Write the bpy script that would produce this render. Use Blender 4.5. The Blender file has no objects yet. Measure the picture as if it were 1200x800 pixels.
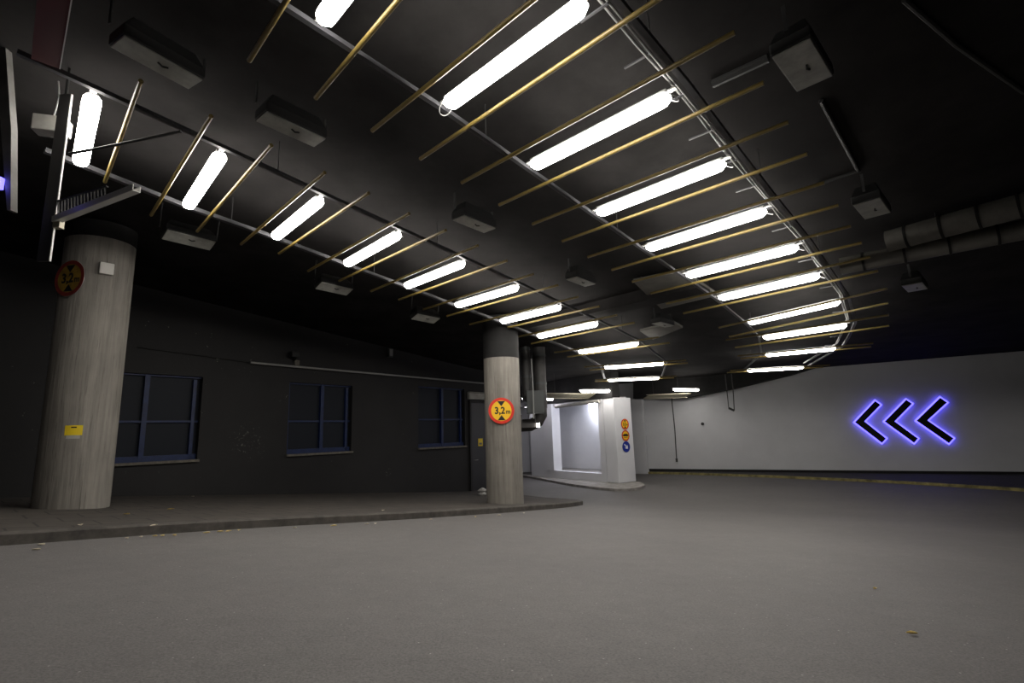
import bpy, math, random
from mathutils import Vector, Matrix

random.seed(7)
C = bpy.context.scene.collection
V = Vector

# ------------------------------------------------------------------ camera
F, PITCH, ROLL, CZ = 600.0, 0.1779, -0.0324, 2.05     # focal length in px of a 1200 px frame
cp, sp, cr, sr = math.cos(PITCH), math.sin(PITCH), math.cos(ROLL), math.sin(ROLL)
cam_d = bpy.data.cameras.new('camera')
cam_d.sensor_width = 36.0
cam_d.lens = F / 1200 * 36
cam_d.clip_start = 0.05
cam_d.clip_end = 200
cam = bpy.data.objects.new('camera', cam_d)
C.objects.link(cam)
right, up, fwd = V((cr, -sp * sr, cp * sr)), V((-sr, -sp * cr, cp * cr)), V((0, cp, sp))
m = Matrix.Identity(4)
for i in range(3):
    m[i][0], m[i][1], m[i][2] = right[i], up[i], -fwd[i]
m[0][3], m[1][3], m[2][3] = 0, 0, CZ
cam.matrix_world = m
bpy.context.scene.camera = cam
O = V((0, 0, CZ))

# ------------------------------------------------------------------ survey: sight lines met with real surfaces
def ray(p):
    return right * ((p[0] - 600) / F) + up * ((400 - p[1]) / F) + fwd

def at_z(p, z):
    d = ray(p)
    return O + d * ((z - CZ) / d.z)

def at_y(p, y):
    d = ray(p)
    return O + d * (y / d.y)

def at_plane(p, o, n):
    d = ray(p)
    return O + d * ((V(o) - O).dot(n) / d.dot(n))

GA, GB, G0, HL = -0.0595, -0.0744, 1.30, 3.89         # the drive falls 9.5 % towards the far wall, then is level

def gz(x, y):                                          # road height
    z = G0 + GA * x + GB * y
    return 0.5 * (z + math.sqrt(z * z + 0.004))

def lz(x, y):                                          # height of the light grid, parallel to the drive
    return gz(x, y) + HL

def at_surf(p, f, h=0.0):
    d = ray(p)
    lo, prev = 0.5, None
    t = 0.5
    while t < 90:
        q = O + d * t
        s = q.z - f(q.x, q.y) - h
        if prev is not None and (s > 0) != (prev > 0):
            a, b = t - 0.25, t
            for _ in range(30):
                mid = 0.5 * (a + b)
                q = O + d * mid
                if ((q.z - f(q.x, q.y) - h) > 0) == (prev > 0):
                    a = mid
                else:
                    b = mid
            return O + d * a
        prev = s
        t += 0.25
    return O + d * 30

def G(p, h=0.0):
    return at_surf(p, gz, h)

def S(p, h=0.0):
    return at_surf(p, lz, h)

CEIL = 5.95                                            # top of the tall walls, above the ceiling

def cz(x, y):                                          # underside of the ceiling
    return lz(x, y) + 0.42

ES, ER = V((.7071, .7071, 0)), V((.7071, -.7071, 0))   # along the drive, across it

# ------------------------------------------------------------------ materials
def mat(name, col, rough=0.6, metal=0.0, noise=0.0, scale=8.0, emit=None, strength=0.0, bump=0.0, spec=0.5):
    mt = bpy.data.materials.new(name)
    mt.use_nodes = True
    nt = mt.node_tree
    b = nt.nodes['Principled BSDF']
    b.inputs['Base Color'].default_value = (*col, 1)
    b.inputs['Roughness'].default_value = rough
    b.inputs['Metallic'].default_value = metal
    b.inputs['Specular IOR Level'].default_value = spec
    if noise:
        tc = nt.nodes.new('ShaderNodeTexCoord')
        n = nt.nodes.new('ShaderNodeTexNoise')
        n.inputs['Scale'].default_value = scale
        n.inputs['Detail'].default_value = 6
        n.inputs['Roughness'].default_value = 0.65
        r = nt.nodes.new('ShaderNodeValToRGB')
        r.color_ramp.elements[0].position, r.color_ramp.elements[1].position = 0.3, 0.7
        r.color_ramp.elements[0].color = (*[c * (1 - noise) for c in col], 1)
        r.color_ramp.elements[1].color = (*[min(1, c * (1 + noise)) for c in col], 1)
        nt.links.new(tc.outputs['Object'], n.inputs['Vector'])
        nt.links.new(n.outputs['Fac'], r.inputs['Fac'])
        nt.links.new(r.outputs['Color'], b.inputs['Base Color'])
        if bump:
            bp = nt.nodes.new('ShaderNodeBump')
            bp.inputs['Strength'].default_value = bump
            bp.inputs['Distance'].default_value = 0.01
            nt.links.new(n.outputs['Fac'], bp.inputs['Height'])
            nt.links.new(bp.outputs['Normal'], b.inputs['Normal'])
    if emit:
        b.inputs['Emission Color'].default_value = (*emit, 1)
        b.inputs['Emission Strength'].default_value = strength
    return mt

def mixnode(nt, fac, a, b, kind='MIX'):
    n = nt.nodes.new('ShaderNodeMix')
    n.data_type = 'RGBA'
    n.blend_type = kind
    for sock, v in ((n.inputs[0], fac), (n.inputs[6], a), (n.inputs[7], b)):
        if isinstance(v, (int, float)):
            sock.default_value = v
        elif isinstance(v, tuple):
            sock.default_value = (*v, 1)
        else:
            nt.links.new(v, sock)
    return n.outputs[2]

def noise(nt, vec, scale, detail=4, rough=0.6):
    n = nt.nodes.new('ShaderNodeTexNoise')
    n.inputs['Scale'].default_value = scale
    n.inputs['Detail'].default_value = detail
    n.inputs['Roughness'].default_value = rough
    nt.links.new(vec, n.inputs['Vector'])
    return n.outputs['Fac']

def ramp(nt, fac, stops):
    r = nt.nodes.new('ShaderNodeValToRGB')
    e = r.color_ramp.elements
    while len(e) < len(stops):
        e.new(0.5)
    for k, (pos, c) in enumerate(stops):
        e[k].position = pos
        e[k].color = (c, c, c, 1) if isinstance(c, (int, float)) else (*c, 1)
    nt.links.new(fac, r.inputs['Fac'])
    return r.outputs['Color']

def mapping(nt, scale=(1, 1, 1), rot=(0, 0, 0)):
    tc = nt.nodes.new('ShaderNodeTexCoord')
    mp = nt.nodes.new('ShaderNodeMapping')
    mp.inputs['Scale'].default_value = scale
    mp.inputs['Rotation'].default_value = rot
    nt.links.new(tc.outputs['Object'], mp.inputs['Vector'])
    return mp.outputs['Vector']

def asphalt():
    mt = mat('asphalt', (.1, .1, .1), 0.75)
    nt = mt.node_tree
    b = nt.nodes['Principled BSDF']
    v = mapping(nt)
    big = noise(nt, v, 0.45, 3, 0.55)
    mid = noise(nt, v, 6.0, 5, 0.65)
    fine = noise(nt, v, 90.0, 3, 0.7)
    c = ramp(nt, big, [(0.3, (.105, .099, .096)), (0.7, (.130, .123, .118))])
    c = mixnode(nt, 0.35, c, ramp(nt, mid, [(0.3, 0.38), (0.7, 0.62)]), 'OVERLAY')
    c = mixnode(nt, 0.55, c, ramp(nt, fine, [(0.34, 0.24), (0.66, 0.76)]), 'OVERLAY')
    vo = nt.nodes.new('ShaderNodeTexVoronoi')
    vo.inputs['Scale'].default_value = 26
    nt.links.new(v, vo.inputs['Vector'])
    chips = ramp(nt, vo.outputs['Distance'], [(0.07, 1.0), (0.14, 0.0)])
    sel = nt.nodes.new('ShaderNodeSeparateColor')
    nt.links.new(vo.outputs['Color'], sel.inputs[0])
    few = ramp(nt, sel.outputs[0], [(0.86, 0.0), (0.9, 1.0)])
    k = mixnode(nt, 1.0, chips, few, 'MULTIPLY')
    c = mixnode(nt, k, c, (.40, .39, .37))
    nt.links.new(c, b.inputs['Base Color'])
    bp = nt.nodes.new('ShaderNodeBump')
    bp.inputs['Strength'].default_value = 0.35
    bp.inputs['Distance'].default_value = 0.006
    nt.links.new(fine, bp.inputs['Height'])
    nt.links.new(bp.outputs['Normal'], b.inputs['Normal'])
    return mt

def paving():
    mt = mat('paving_slabs', (.07, .06, .05), 0.85)
    nt = mt.node_tree
    b = nt.nodes['Principled BSDF']
    v = mapping(nt, rot=(0, 0, -math.radians(48)))
    br = nt.nodes.new('ShaderNodeTexBrick')
    br.inputs['Color1'].default_value = (.050, .043, .037, 1)
    br.inputs['Color2'].default_value = (.064, .054, .046, 1)
    br.inputs['Mortar'].default_value = (.014, .012, .011, 1)
    br.inputs['Scale'].default_value = 1.0
    br.inputs['Mortar Size'].default_value = 0.012
    br.inputs['Brick Width'].default_value = 0.5
    br.inputs['Row Height'].default_value = 0.5
    nt.links.new(v, br.inputs['Vector'])
    n = noise(nt, v, 5, 6, 0.7)
    c = mixnode(nt, 0.7, br.outputs['Color'], ramp(nt, n, [(0.3, 0.3), (0.7, 0.7)]), 'OVERLAY')
    nt.links.new(c, b.inputs['Base Color'])
    return mt

def board_concrete():
    mt = mat('board_marked_concrete', (.3, .28, .25), 0.85)
    nt = mt.node_tree
    b = nt.nodes['Principled BSDF']
    v = mapping(nt, (14, 14, 0.9))
    n1 = noise(nt, v, 1.0, 4, 0.6)
    n2 = noise(nt, mapping(nt), 2.2, 5, 0.6)
    n3 = noise(nt, mapping(nt, (34, 34, 1.6)), 1.0, 3, 0.7)
    c = ramp(nt, n1, [(0.25, (.155, .142, .123)), (0.75, (.275, .255, .225))])
    c = mixnode(nt, 0.5, c, ramp(nt, n2, [(0.3, 0.36), (0.7, 0.6)]), 'OVERLAY')
    c = mixnode(nt, ramp(nt, n3, [(0.3, 0.65), (0.4, 0.0)]), c, (.075, .068, .058))
    nt.links.new(c, b.inputs['Base Color'])
    bp = nt.nodes.new('ShaderNodeBump')
    bp.inputs['Strength'].default_value = 0.6
    bp.inputs['Distance'].default_value = 0.02
    nt.links.new(n1, bp.inputs['Height'])
    nt.links.new(bp.outputs['Normal'], b.inputs['Normal'])
    return mt

def black_render():
    mt = mat('black_painted_masonry', (.02, .02, .02), 0.7)
    nt = mt.node_tree
    b = nt.nodes['Principled BSDF']
    v = mapping(nt)
    n1 = noise(nt, v, 1.3, 5, 0.6)
    n2 = noise(nt, v, 7.0, 4, 0.75)
    n3 = noise(nt, v, 0.6, 2, 0.5)
    c = ramp(nt, n1, [(0.3, (.0098, .0090, .0094)), (0.7, (.0150, .0140, .0144))])
    chip = mixnode(nt, 1.0, ramp(nt, n2, [(0.675, 0.0), (0.70, 1.0)]), ramp(nt, n3, [(0.5, 0.0), (0.6, 1.0)]), 'MULTIPLY')
    c = mixnode(nt, chip, c, (.22, .21, .19))
    n4 = noise(nt, v, 16.0, 4, 0.7)
    # flaked paint at a few spots of the wall: beside the middle window and under the pipe rail
    for px, rad in (((298, 527), .30), ((290, 515), .45), ((284, 436), .14), ((335, 467), .20), ((233, 483), .14), ((455, 553), .16)):
        pt = at_plane(px, (-5.52, 12.9, 0), V((.7828, -.6222, 0)))
        dn = nt.nodes.new('ShaderNodeVectorMath')
        dn.operation = 'DISTANCE'
        nt.links.new(v, dn.inputs[0])
        dn.inputs[1].default_value = pt
        near = ramp(nt, dn.outputs['Value'], [(rad * .3, 1.0), (rad, 0.0)])
        flake = mixnode(nt, 1.0, near, ramp(nt, n4, [(0.59, 0.0), (0.68, 1.0)]), 'MULTIPLY')
        c = mixnode(nt, flake, c, (.20, .19, .175))
    nt.links.new(c, b.inputs['Base Color'])
    return mt

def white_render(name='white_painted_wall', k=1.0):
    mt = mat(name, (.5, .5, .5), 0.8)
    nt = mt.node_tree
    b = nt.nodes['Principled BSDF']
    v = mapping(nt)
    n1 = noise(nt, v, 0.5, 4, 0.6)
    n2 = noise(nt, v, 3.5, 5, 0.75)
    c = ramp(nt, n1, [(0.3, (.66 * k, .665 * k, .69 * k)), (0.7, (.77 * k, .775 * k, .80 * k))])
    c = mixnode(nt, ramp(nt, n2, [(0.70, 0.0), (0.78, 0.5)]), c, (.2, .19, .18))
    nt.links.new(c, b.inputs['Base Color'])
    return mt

M = {
    'asphalt': asphalt(),
    'paving': paving(),
    'kerb': mat('granite_kerb', (.060, .053, .046), 0.85, noise=0.5, scale=6),
    'concrete': board_concrete(),
    'black': black_render(),
    'ceiling': mat('black_ceiling_paint', (.0180, .0168, .0166), 0.95, noise=0.45, scale=1.1, spec=0.08),
    'blackpaint': mat('black_paint', (.016, .0155, .0155), 0.8, noise=0.3, scale=2, spec=0.2),
    'white': white_render(),
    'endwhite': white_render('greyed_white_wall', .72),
    'duct': mat('dusty_duct_metal', (.11, .105, .092), 0.6, 0.0, noise=0.3, scale=3),
    'rail': mat('galvanised_channel', (.055, .055, .06), 0.5, 0.0, noise=0.3, scale=12),
    'pole': mat('yellow_painted_pole', (.165, .118, .032), 0.33, 0.0, noise=0.2, scale=9),
    'lamp': mat('lit_diffuser', (.9, .9, .88), 0.4, emit=(1.0, .955, .89), strength=34),
    'lampcool': mat('lit_cool_lamp', (.9, .9, .9), 0.4, emit=(.86, .88, 1.0), strength=190),
    'lampfar': mat('lit_passage_lamp', (.9, .9, .9), 0.4, emit=(.95, .92, 1.0), strength=20),
    'lampbody': mat('lamp_housing', (.35, .35, .34), 0.5),
    'cable': mat('grey_cable', (.30, .30, .29), 0.6),
    'darkcable': mat('black_cable', (.02, .02, .02), 0.6),
    'floodbox': mat('black_flood_housing', (.012, .012, .012), 0.6),
    'floodglass': mat('dusty_flood_glass', (.34, .34, .31), 0.5, noise=0.3, scale=5),
    'white_plastic': mat('white_plastic', (.6, .58, .54), 0.5),
    'yellow': mat('yellow_sticker', (.75, .55, .015), 0.5),
    'signyellow': mat('sign_yellow', (.85, .50, .012), 0.45),
    'signred': mat('sign_red', (.62, .028, .012), 0.45),
    'signred_dirty': mat('shaded_sign_red', (.16, .012, .007), 0.8, noise=.4, scale=9),  # darker copy of the sign red, shade put into the colour
    'signyellow_dirty': mat('shaded_sign_yellow', (.21, .125, .008), 0.8, noise=.4, scale=9),  # sign yellow darkened to stand in for the shade on the thick pillar
    'slab': mat('grey_slab', (.17, .165, .155), 0.7, noise=.3, scale=4),
    'signblue': mat('sign_blue', (.012, .03, .30), 0.45),
    'signwhite': mat('sign_white', (.8, .8, .8), 0.45),
    'signblack': mat('sign_black', (.008, .008, .008), 0.5),
    'steel': mat('sign_back_steel', (.25, .25, .25), 0.4, 0.6),
    'blueframe': mat('blue_window_frame', (.004, .018, .085), 0.5, noise=0.35, scale=7),
    'glass': mat('dark_window_glass', (.015, .018, .026), 0.5, spec=0.18),
    'sill': mat('stone_sill', (.16, .145, .12), 0.8, noise=0.4, scale=10),
    'door': mat('black_door', (.022, .022, .024), 0.5),
    'beige': mat('beige_plate', (.34, .33, .30), 0.6, noise=0.2, scale=6),
    'chevron': mat('black_chevron_face', (.003, .003, .005), 0.6, spec=.2),
    'led': mat('blue_led_edge', (.2, .2, .6), 0.5, emit=(.115, .095, 1.0), strength=3.8),
    'kerbyellow': mat('worn_yellow_paint', (.17, .145, .055), 0.85, noise=0.7, scale=4),
    'verge': mat('dark_verge_asphalt', (.035, .033, .034), 0.9, noise=0.3, scale=5),
    'leaf': mat('dry_yellow_leaf', (.62, .46, .14), 0.7, noise=0.3, scale=30),
    'palebrown': mat('pale_leaf', (.55, .48, .36), 0.7, noise=0.3, scale=30),
    'red': mat('dark_red_paint', (.075, .004, .004), 0.6),
    'greypanel': mat('grey_sign_panel', (.03, .029, .029), 0.6),
    'paleedge': mat('bright_metal_edge', (.75, .74, .72), 0.35, 0.0),
    'tray': mat('galvanised_tray', (.36, .33, .24), 0.45, 0.2),
    'pipe': mat('dark_vent_pipe', (.05, .048, .047), 0.5, 0.0, noise=0.3, scale=5),
    'greybox': mat('grey_cabinet', (.055, .062, .062), 0.5),
    'bag': mat('crumpled_pale_plastic', (.42, .41, .39), 0.5, noise=0.4, scale=30),
    'apron': mat('pale_concrete_kerb', (.26, .245, .23), 0.85, noise=0.35, scale=4),
}

# ------------------------------------------------------------------ mesh builder
class MB:
    def __init__(s):
        s.v, s.f = [], []

    def add(s, vs, fs):
        o = len(s.v)
        s.v += [V(a) for a in vs]
        s.f += [tuple(i + o for i in f) for f in fs]
        return s

    def box(s, o, a, b, c, w, h, d):
        """box centred on o, full sizes w, h, d along unit axes a, b, c"""
        o, a, b, c = V(o), V(a) * w / 2, V(b) * h / 2, V(c) * d / 2
        vs = [o + a * i + b * j + c * k for i in (-1, 1) for j in (-1, 1) for k in (-1, 1)]
        return s.add(vs, [(0, 1, 3, 2), (4, 6, 7, 5), (0, 4, 5, 1), (2, 3, 7, 6), (0, 2, 6, 4), (1, 5, 7, 3)])

    def beam(s, p, q, w, h, upv=(0, 0, 1)):
        p, q = V(p), V(q)
        d = (q - p).normalized()
        a = d.cross(V(upv)).normalized()
        u = a.cross(d)
        return s.box((p + q) / 2, d, a, u, (q - p).length, w, h)

    def tube(s, pts, r, n=10, caps=True):
        pts = [V(p) for p in pts]
        rings = []
        ref = V((0.12, 0.31, 0.94)).normalized()
        for i, p in enumerate(pts):
            d = (pts[min(i + 1, len(pts) - 1)] - pts[max(i - 1, 0)]).normalized()
            a = d.cross(ref)
            if a.length < 1e-3:
                a = d.cross(V((1, 0, 0)))
            a.normalize()
            b = d.cross(a)
            rings.append([p + (a * math.cos(2 * math.pi * k / n) + b * math.sin(2 * math.pi * k / n)) * r for k in range(n)])
        vs = [x for rg in rings for x in rg]
        fs = []
        for i in range(len(pts) - 1):
            for k in range(n):
                k2 = (k + 1) % n
                fs.append((i * n + k, i * n + k2, (i + 1) * n + k2, (i + 1) * n + k))
        if caps:
            fs.append(tuple(range(n))[::-1])
            fs.append(tuple((len(pts) - 1) * n + k for k in range(n)))
        return s.add(vs, fs)

    def prism(s, poly, ext):
        """closed polygon (3-D points) extruded by the vector ext"""
        n = len(poly)
        poly = [V(p) for p in poly]
        vs = poly + [p + V(ext) for p in poly]
        fs = [tuple(range(n))[::-1], tuple(range(n, 2 * n))]
        fs += [(i, (i + 1) % n, n + (i + 1) % n, n + i) for i in range(n)]
        return s.add(vs, fs)

    def sweep(s, rings, closed_ends=True):
        n = len(rings[0])
        vs = [p for r in rings for p in r]
        fs = []
        for i in range(len(rings) - 1):
            for k in range(n):
                k2 = (k + 1) % n
                fs.append((i * n + k, i * n + k2, (i + 1) * n + k2, (i + 1) * n + k))
        if closed_ends:
            fs.append(tuple(range(n))[::-1])
            fs.append(tuple((len(rings) - 1) * n + k for k in range(n)))
        return s.add(vs, fs)

    def build(s, name, material, parent=None, smooth=False, base=None, bevel=0.0):
        if parent is not None:
            off = origin_of(parent)
        elif base is not None:
            off = V(base)
        else:
            off = V((0, 0, 0))
        me = bpy.data.meshes.new(name)
        me.from_pydata([tuple(a - off) for a in s.v], [], s.f)
        me.update()
        import bmesh
        bm = bmesh.new()
        bm.from_mesh(me)
        bmesh.ops.recalc_face_normals(bm, faces=bm.faces)
        bm.to_mesh(me)
        bm.free()
        if smooth:
            for p in me.polygons:
                p.use_smooth = True
        me.materials.append(material)
        o = bpy.data.objects.new(name, me)
        C.objects.link(o)
        if parent is not None:
            o.parent = parent
        else:
            o.location = off
        if bevel:
            md = o.modifiers.new('bevel', 'BEVEL')
            md.width = bevel
            md.segments = 2
            md.limit_method = 'ANGLE'
        if smooth:
            md = o.modifiers.new('split', 'EDGE_SPLIT')
            md.split_angle = math.radians(40)
        return o

def origin_of(o):
    p = V((0, 0, 0))
    while o is not None:
        p += o.location
        o = o.parent
    return p

def tag(o, label=None, cat=None, group=None, kind=None):
    if label:
        o['label'] = label
    if cat:
        o['category'] = cat
    if group:
        o['group'] = group
    if kind or cat:
        o['kind'] = kind or 'thing'
    return o

def thing(name, loc, label, cat, group=None, kind='thing'):
    o = bpy.data.objects.new(name, None)
    o.empty_display_size = 0.1
    C.objects.link(o)
    o.location = loc
    return tag(o, label, cat, group, kind)

def struct(name, mb, material, **kw):
    return tag(mb.build(name, material, **kw), kind='structure')

Z = V((0, 0, 1))

# ================================================================== THE SETTING
# road surface: one sheet that follows the falling drive
mb = MB()
nx, ny, x0, x1, y0, y1 = 60, 60, -14.0, 30.0, -6.0, 36.0
vs = []
for j in range(ny + 1):
    for i in range(nx + 1):
        x, y = x0 + (x1 - x0) * i / nx, y0 + (y1 - y0) * j / ny
        vs.append((x, y, gz(x, y)))
fs = [(j * (nx + 1) + i, j * (nx + 1) + i + 1, (j + 1) * (nx + 1) + i + 1, (j + 1) * (nx + 1) + i) for j in range(ny) for i in range(nx)]
mb.add(vs, fs)
struct('floor', mb, M['asphalt'], smooth=True)

# black building wall beside the pavement
W0 = V((-5.52, 12.9, 0))
WD = V((.6222, .7828, 0))
WN = V((.7828, -.6222, 0))            # faces the drive
def wp(t, z, out=0.0):
    return W0 + WD * t + WN * out + Z * z
wins = [(-4.25, -2.13, 1.72, 3.50), (-0.14, 1.68, 1.72, 3.50), (4.07, 6.14, 1.70, 3.62)]
T0, T1 = -6.6, 8.9
mb = MB()
def wallbox(t0, t1, z0, z1, th=0.35):
    mb.box(wp((t0 + t1) / 2, (z0 + z1) / 2, -th / 2), WD, WN, Z, t1 - t0, th, z1 - z0)
prev = T0
for (a, b, z0, z1) in wins:
    wallbox(prev, a, -0.3, CEIL)
    wallbox(a, b, -0.3, z0)
    wallbox(a, b, z1, CEIL)
    prev = b
wallbox(prev, T1, -0.3, CEIL)
mb.box(wp(T1 - 0.175, (CEIL - .3) / 2, -4), WD, WN, Z, .35, 8, CEIL + .3)
struct('wall_left', mb, M['black'])

# windows in it
for k, (a, b, z0, z1) in enumerate(wins):
    w = thing('window_%d' % (k + 1), wp((a + b) / 2, z0, -0.1), None, None, kind='structure')
    fr = MB()
    mid, zm = (a + b) / 2 + 0.05, (z0 + z1) / 2 - 0.08
    for (t0, t1, q0, q1, wd) in ((a, a + .06, z0, z1, .08), (b - .15, b - .08, z0, z1 - .06, .08), (a, b, z0, z0 + .12, .08), (a, b, z1 - .035, z1, .08),
                                (mid - .045, mid + .045, z0, z1, .10), (a, b, zm - .022, zm + .022, .06)):
        fr.box(wp((t0 + t1) / 2, (q0 + q1) / 2, -0.12), WD, WN, Z, t1 - t0, wd, q1 - q0)
    fr.build('window_frame', M['blueframe'], w)
    pn = MB().box(wp((a + b) / 2, (z0 + z1) / 2, -0.16), WD, WN, Z, b - a, .02, z1 - z0)
    pn.build('window_pane', M['glass'], w)
    sl = MB().box(wp((a + b) / 2, z0 - .02, -0.05), WD, WN, Z, b - a + .04, .26, .05)
    sl.build('window_sill', M['sill'], w)

# pavement: from the kerb back to the black wall
kerb_px = [(-60, 645), (0, 639.5), (50, 636), (100, 632), (150, 628.5), (200, 625), (250, 621.5), (300, 618.5), (350, 615.5), (400, 613), (450, 610), (500, 607), (550, 603.5), (600, 600), (630, 597.5), (650, 595.8), (670, 593.8), (683, 591.6)]
KH = 0.11
kpts = [G(p) for p in kerb_px]
kpts.insert(0, kpts[0] + (kpts[0] - kpts[1]) * 2.5)
tip = kpts[-1]
tail = [tip + V((.05, .30, 0)), tip + V((-.25, .75, 0)), tip + V((-.9, 1.3, 0)), tip + V((-1.5, 2.6, 0)), wp(T1 + .05, 0)]
outline = kpts + tail
def side_normal(pts, i):
    d = (pts[min(i + 1, len(pts) - 1)] - pts[max(i - 1, 0)])
    d.z = 0
    d.normalize()
    return V((-d.y, d.x, 0))          # left of travel: towards the wall
KW = 0.16
inner = []
for i, p in enumerate(outline):
    q = p + side_normal(outline, i) * KW
    inner.append(q)
kb = MB()
rings = []
for i in range(len(outline)):
    p, q = outline[i], inner[i]
    zp, zq = gz(p.x, p.y), gz(q.x, q.y)
    n = (q - p)
    n.z = 0
    n.normalize()
    rings.append([V((p.x, p.y, zp - .05)), V((p.x + n.x * .012, p.y + n.y * .012, zp + KH - .02)), V((p.x + n.x * .035, p.y + n.y * .035, zp + KH)),
                  V((q.x, q.y, zq + KH)), V((q.x, q.y, zq - .05))])
kb.sweep(rings)
struct('kerb', kb, M['kerb'], smooth=True)
pv = MB()
N = len(inner)
rows = 8
def wall_t(p):
    return max(T0, min(T1, (p - W0).dot(WD)))
vs = []
for i, p in enumerate(inner):
    t = T0 + (T1 + .02 - T0) * (i / (N - 1)) if False else wall_t(p)
    q = wp(t, 0, 0.0)
    for j in range(rows + 1):
        a = j / rows
        x, y = p.x + (q.x - p.x) * a, p.y + (q.y - p.y) * a
        vs.append((x, y, gz(x, y) + KH - .002))
pv.add(vs, [(i * (rows + 1) + j, (i + 1) * (rows + 1) + j, (i + 1) * (rows + 1) + j + 1, i * (rows + 1) + j + 1) for i in range(N - 1) for j in range(rows)])
struct('sidewalk', pv, M['paving'])

# ceiling slab
cl = MB()
vs = [(x, y, cz(x, y) + dz) for dz in (0, .25) for (x, y) in [(x0 + (x1 - x0) * i / nx, -4 + 43.0 * j / ny) for j in range(ny + 1) for i in range(nx + 1)]]
k_ = (nx + 1) * (ny + 1)
cl.add(vs, [tuple(i + o_ for i in f) for o_ in (0, k_) for f in fs])
struct('ceiling', cl, M['ceiling'])
# downstand beam across the drive, in the dark above the lights
b = MB()
for (q0, q1) in ((ES * 8.9 + ER * -8.2, ES * 8.9 + ER * -3.9),):
    q0.z, q1.z = cz(q0.x, q0.y) - .06, cz(q1.x, q1.y) - .06
    b.beam(q0, q1, .5, .3)
struct('trim_1', b, M['ceiling'])

# far end wall
E1, E2 = V((6.91, 24.42, 0)), V((17.27, 18.05, 0))
ED = (E2 - E1).normalized()
EN = V((ED.y, -ED.x, 0))              # faces the drive
EL = (E2 - E1).length
def ep(t, z, out=0.0):
    return E1 + ED * t + EN * out + Z * z
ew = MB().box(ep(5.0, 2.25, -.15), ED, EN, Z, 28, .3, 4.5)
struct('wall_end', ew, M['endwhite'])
# black block set against its upper edge, underside sloping
q = [at_plane(p, E1 + EN * .5, EN) for p in ((742, 467), (803, 466), (860, 455), (930, 438), (962, 428), (962, 415), (742, 415))]
struct('trim_6', MB().prism(q, EN * -.49), M['blackpaint'])
# pilaster on it beside the white pillar
ta, tb = [(at_plane((x, 500), E1, EN) - E1).dot(ED) for x in (738, 757)]
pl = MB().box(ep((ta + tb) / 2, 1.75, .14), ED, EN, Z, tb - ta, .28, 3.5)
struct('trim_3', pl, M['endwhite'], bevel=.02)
# right-hand closing wall beyond the frame
RX = ep(19, 0)
rw = MB().box(RX + V((-3.2, -9, CEIL / 2)), V((.34, .94, 0)).normalized(), V((.94, -.34, 0)).normalized(), Z, 24, .3, CEIL)
struct('wall_right', rw, M['blackpaint'])

# verge and yellow kerb in front of it
ypx = [(742, 554.3), (780, 555.5), (820, 556.5), (860, 558), (900, 559.5), (940, 561.3), (980, 563), (1020, 565), (1060, 567), (1100, 569.5), (1140, 572), (1180, 574.5), (1220, 577.5)]
ypts = []
for p in ypx:
    q = at_z(p, 0.0)
    dd = (q - E1).dot(EN)
    if dd < 0.16:
        q = at_plane(p, E1 + EN * .16, EN)
        q.z = 0
    ypts.append(q)
ypts += [ypts[-1] + V((.9, -2.2, 0)), ypts[-1] + V((1.6, -6, 0))]
vz = MB()
rings = []
for i, p in enumerate(ypts):
    t = (p - E1).dot(ED)
    w = ep(t, 0, 0) if i < len(ypts) - 2 else p + V((6, 2, 0))
    n = (w - p).normalized()
    a, b = p + n * .13, w
    rings.append([V((a.x, a.y, -.02)), V((a.x, a.y, .075)), V((b.x, b.y, .12)), V((b.x, b.y, -.02))])
vz.sweep(rings)
struct('path_verge', vz, M['verge'])
yk = MB()
rings = []
for i, p in enumerate(ypts):
    d = (ypts[min(i + 1, len(ypts) - 1)] - ypts[max(i - 1, 0)]).normalized()
    n = V((-d.y, d.x, 0))
    rings.append([p + Z * -.03, p + n * .02 + Z * .085, p + n * .13 + Z * .09, p + n * .13 + Z * -.03])
yk.sweep(rings)
struct('trim_4', yk, M['kerbyellow'])
bb = MB().box(ep(5.8, .17, .012), ED, EN, Z, 14.6, .024, .10)
struct('baseboard_end', bb, M['blackpaint'])

# white facade with a raised recess, left of the end wall
FA = V((0.44, 24.97, 0))
FD = V((.552, -.834, 0)).normalized()
FN = V((-.834, -.552, 0)).normalized()
def fu(x):
    return (at_plane((x, 520), FA, FN) - FA).dot(FD)
def fp(u, z, out=0.0):
    return FA + FD * u + FN * out + Z * z
u0, uo0, uo1, u1 = fu(622), fu(650), fu(703), fu(722)
LED, TOP = 0.42, 3.30
fb = MB()
def fbox(a, b, z0, z1, o0, o1, tgt=None):
    (tgt or fb).box(fp((a + b) / 2, (z0 + z1) / 2, (o0 + o1) / 2), FD, FN, Z, b - a, abs(o1 - o0), z1 - z0)
fbox(u0, uo0, -.1, TOP, -.35, 0)
fbox(uo0, uo1, -.1, LED - .02, -.35, 0)
fbox(uo0, uo1, TOP - .14, TOP, -.35, 0)
fbox(uo1, u1 - .61, -.1, TOP, -.35, 0)
fbox(fu(640), uo0, LED, TOP, 0, .10)       # raised jamb strip
struct('wall_facade', fb, M['white'])
rc = MB()
RD = 1.25
fbox(uo0 - 2.3, uo1 + .22, LED, TOP, -RD - .15, -RD, rc)
fbox(uo0 - 2.3, uo0 - 2.1, LED, TOP, -RD, -.35, rc)
fbox(uo1 + .10, uo1 + .22, LED, TOP, -RD, -.35, rc)
struct('wall_recess', rc, M['white'])
rf = MB()
fbox(uo0 - 2.1, uo1 + .10, LED - .2, LED - .02, -RD, -.35, rf)
struct('floor_recess', rf, M['apron'])
rt = MB()
fbox(uo0 - 2.3, uo1 + .22, TOP, TOP + .1, -RD - .15, -.35, rt)
struct('ceiling_recess', rt, M['white'])
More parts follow.
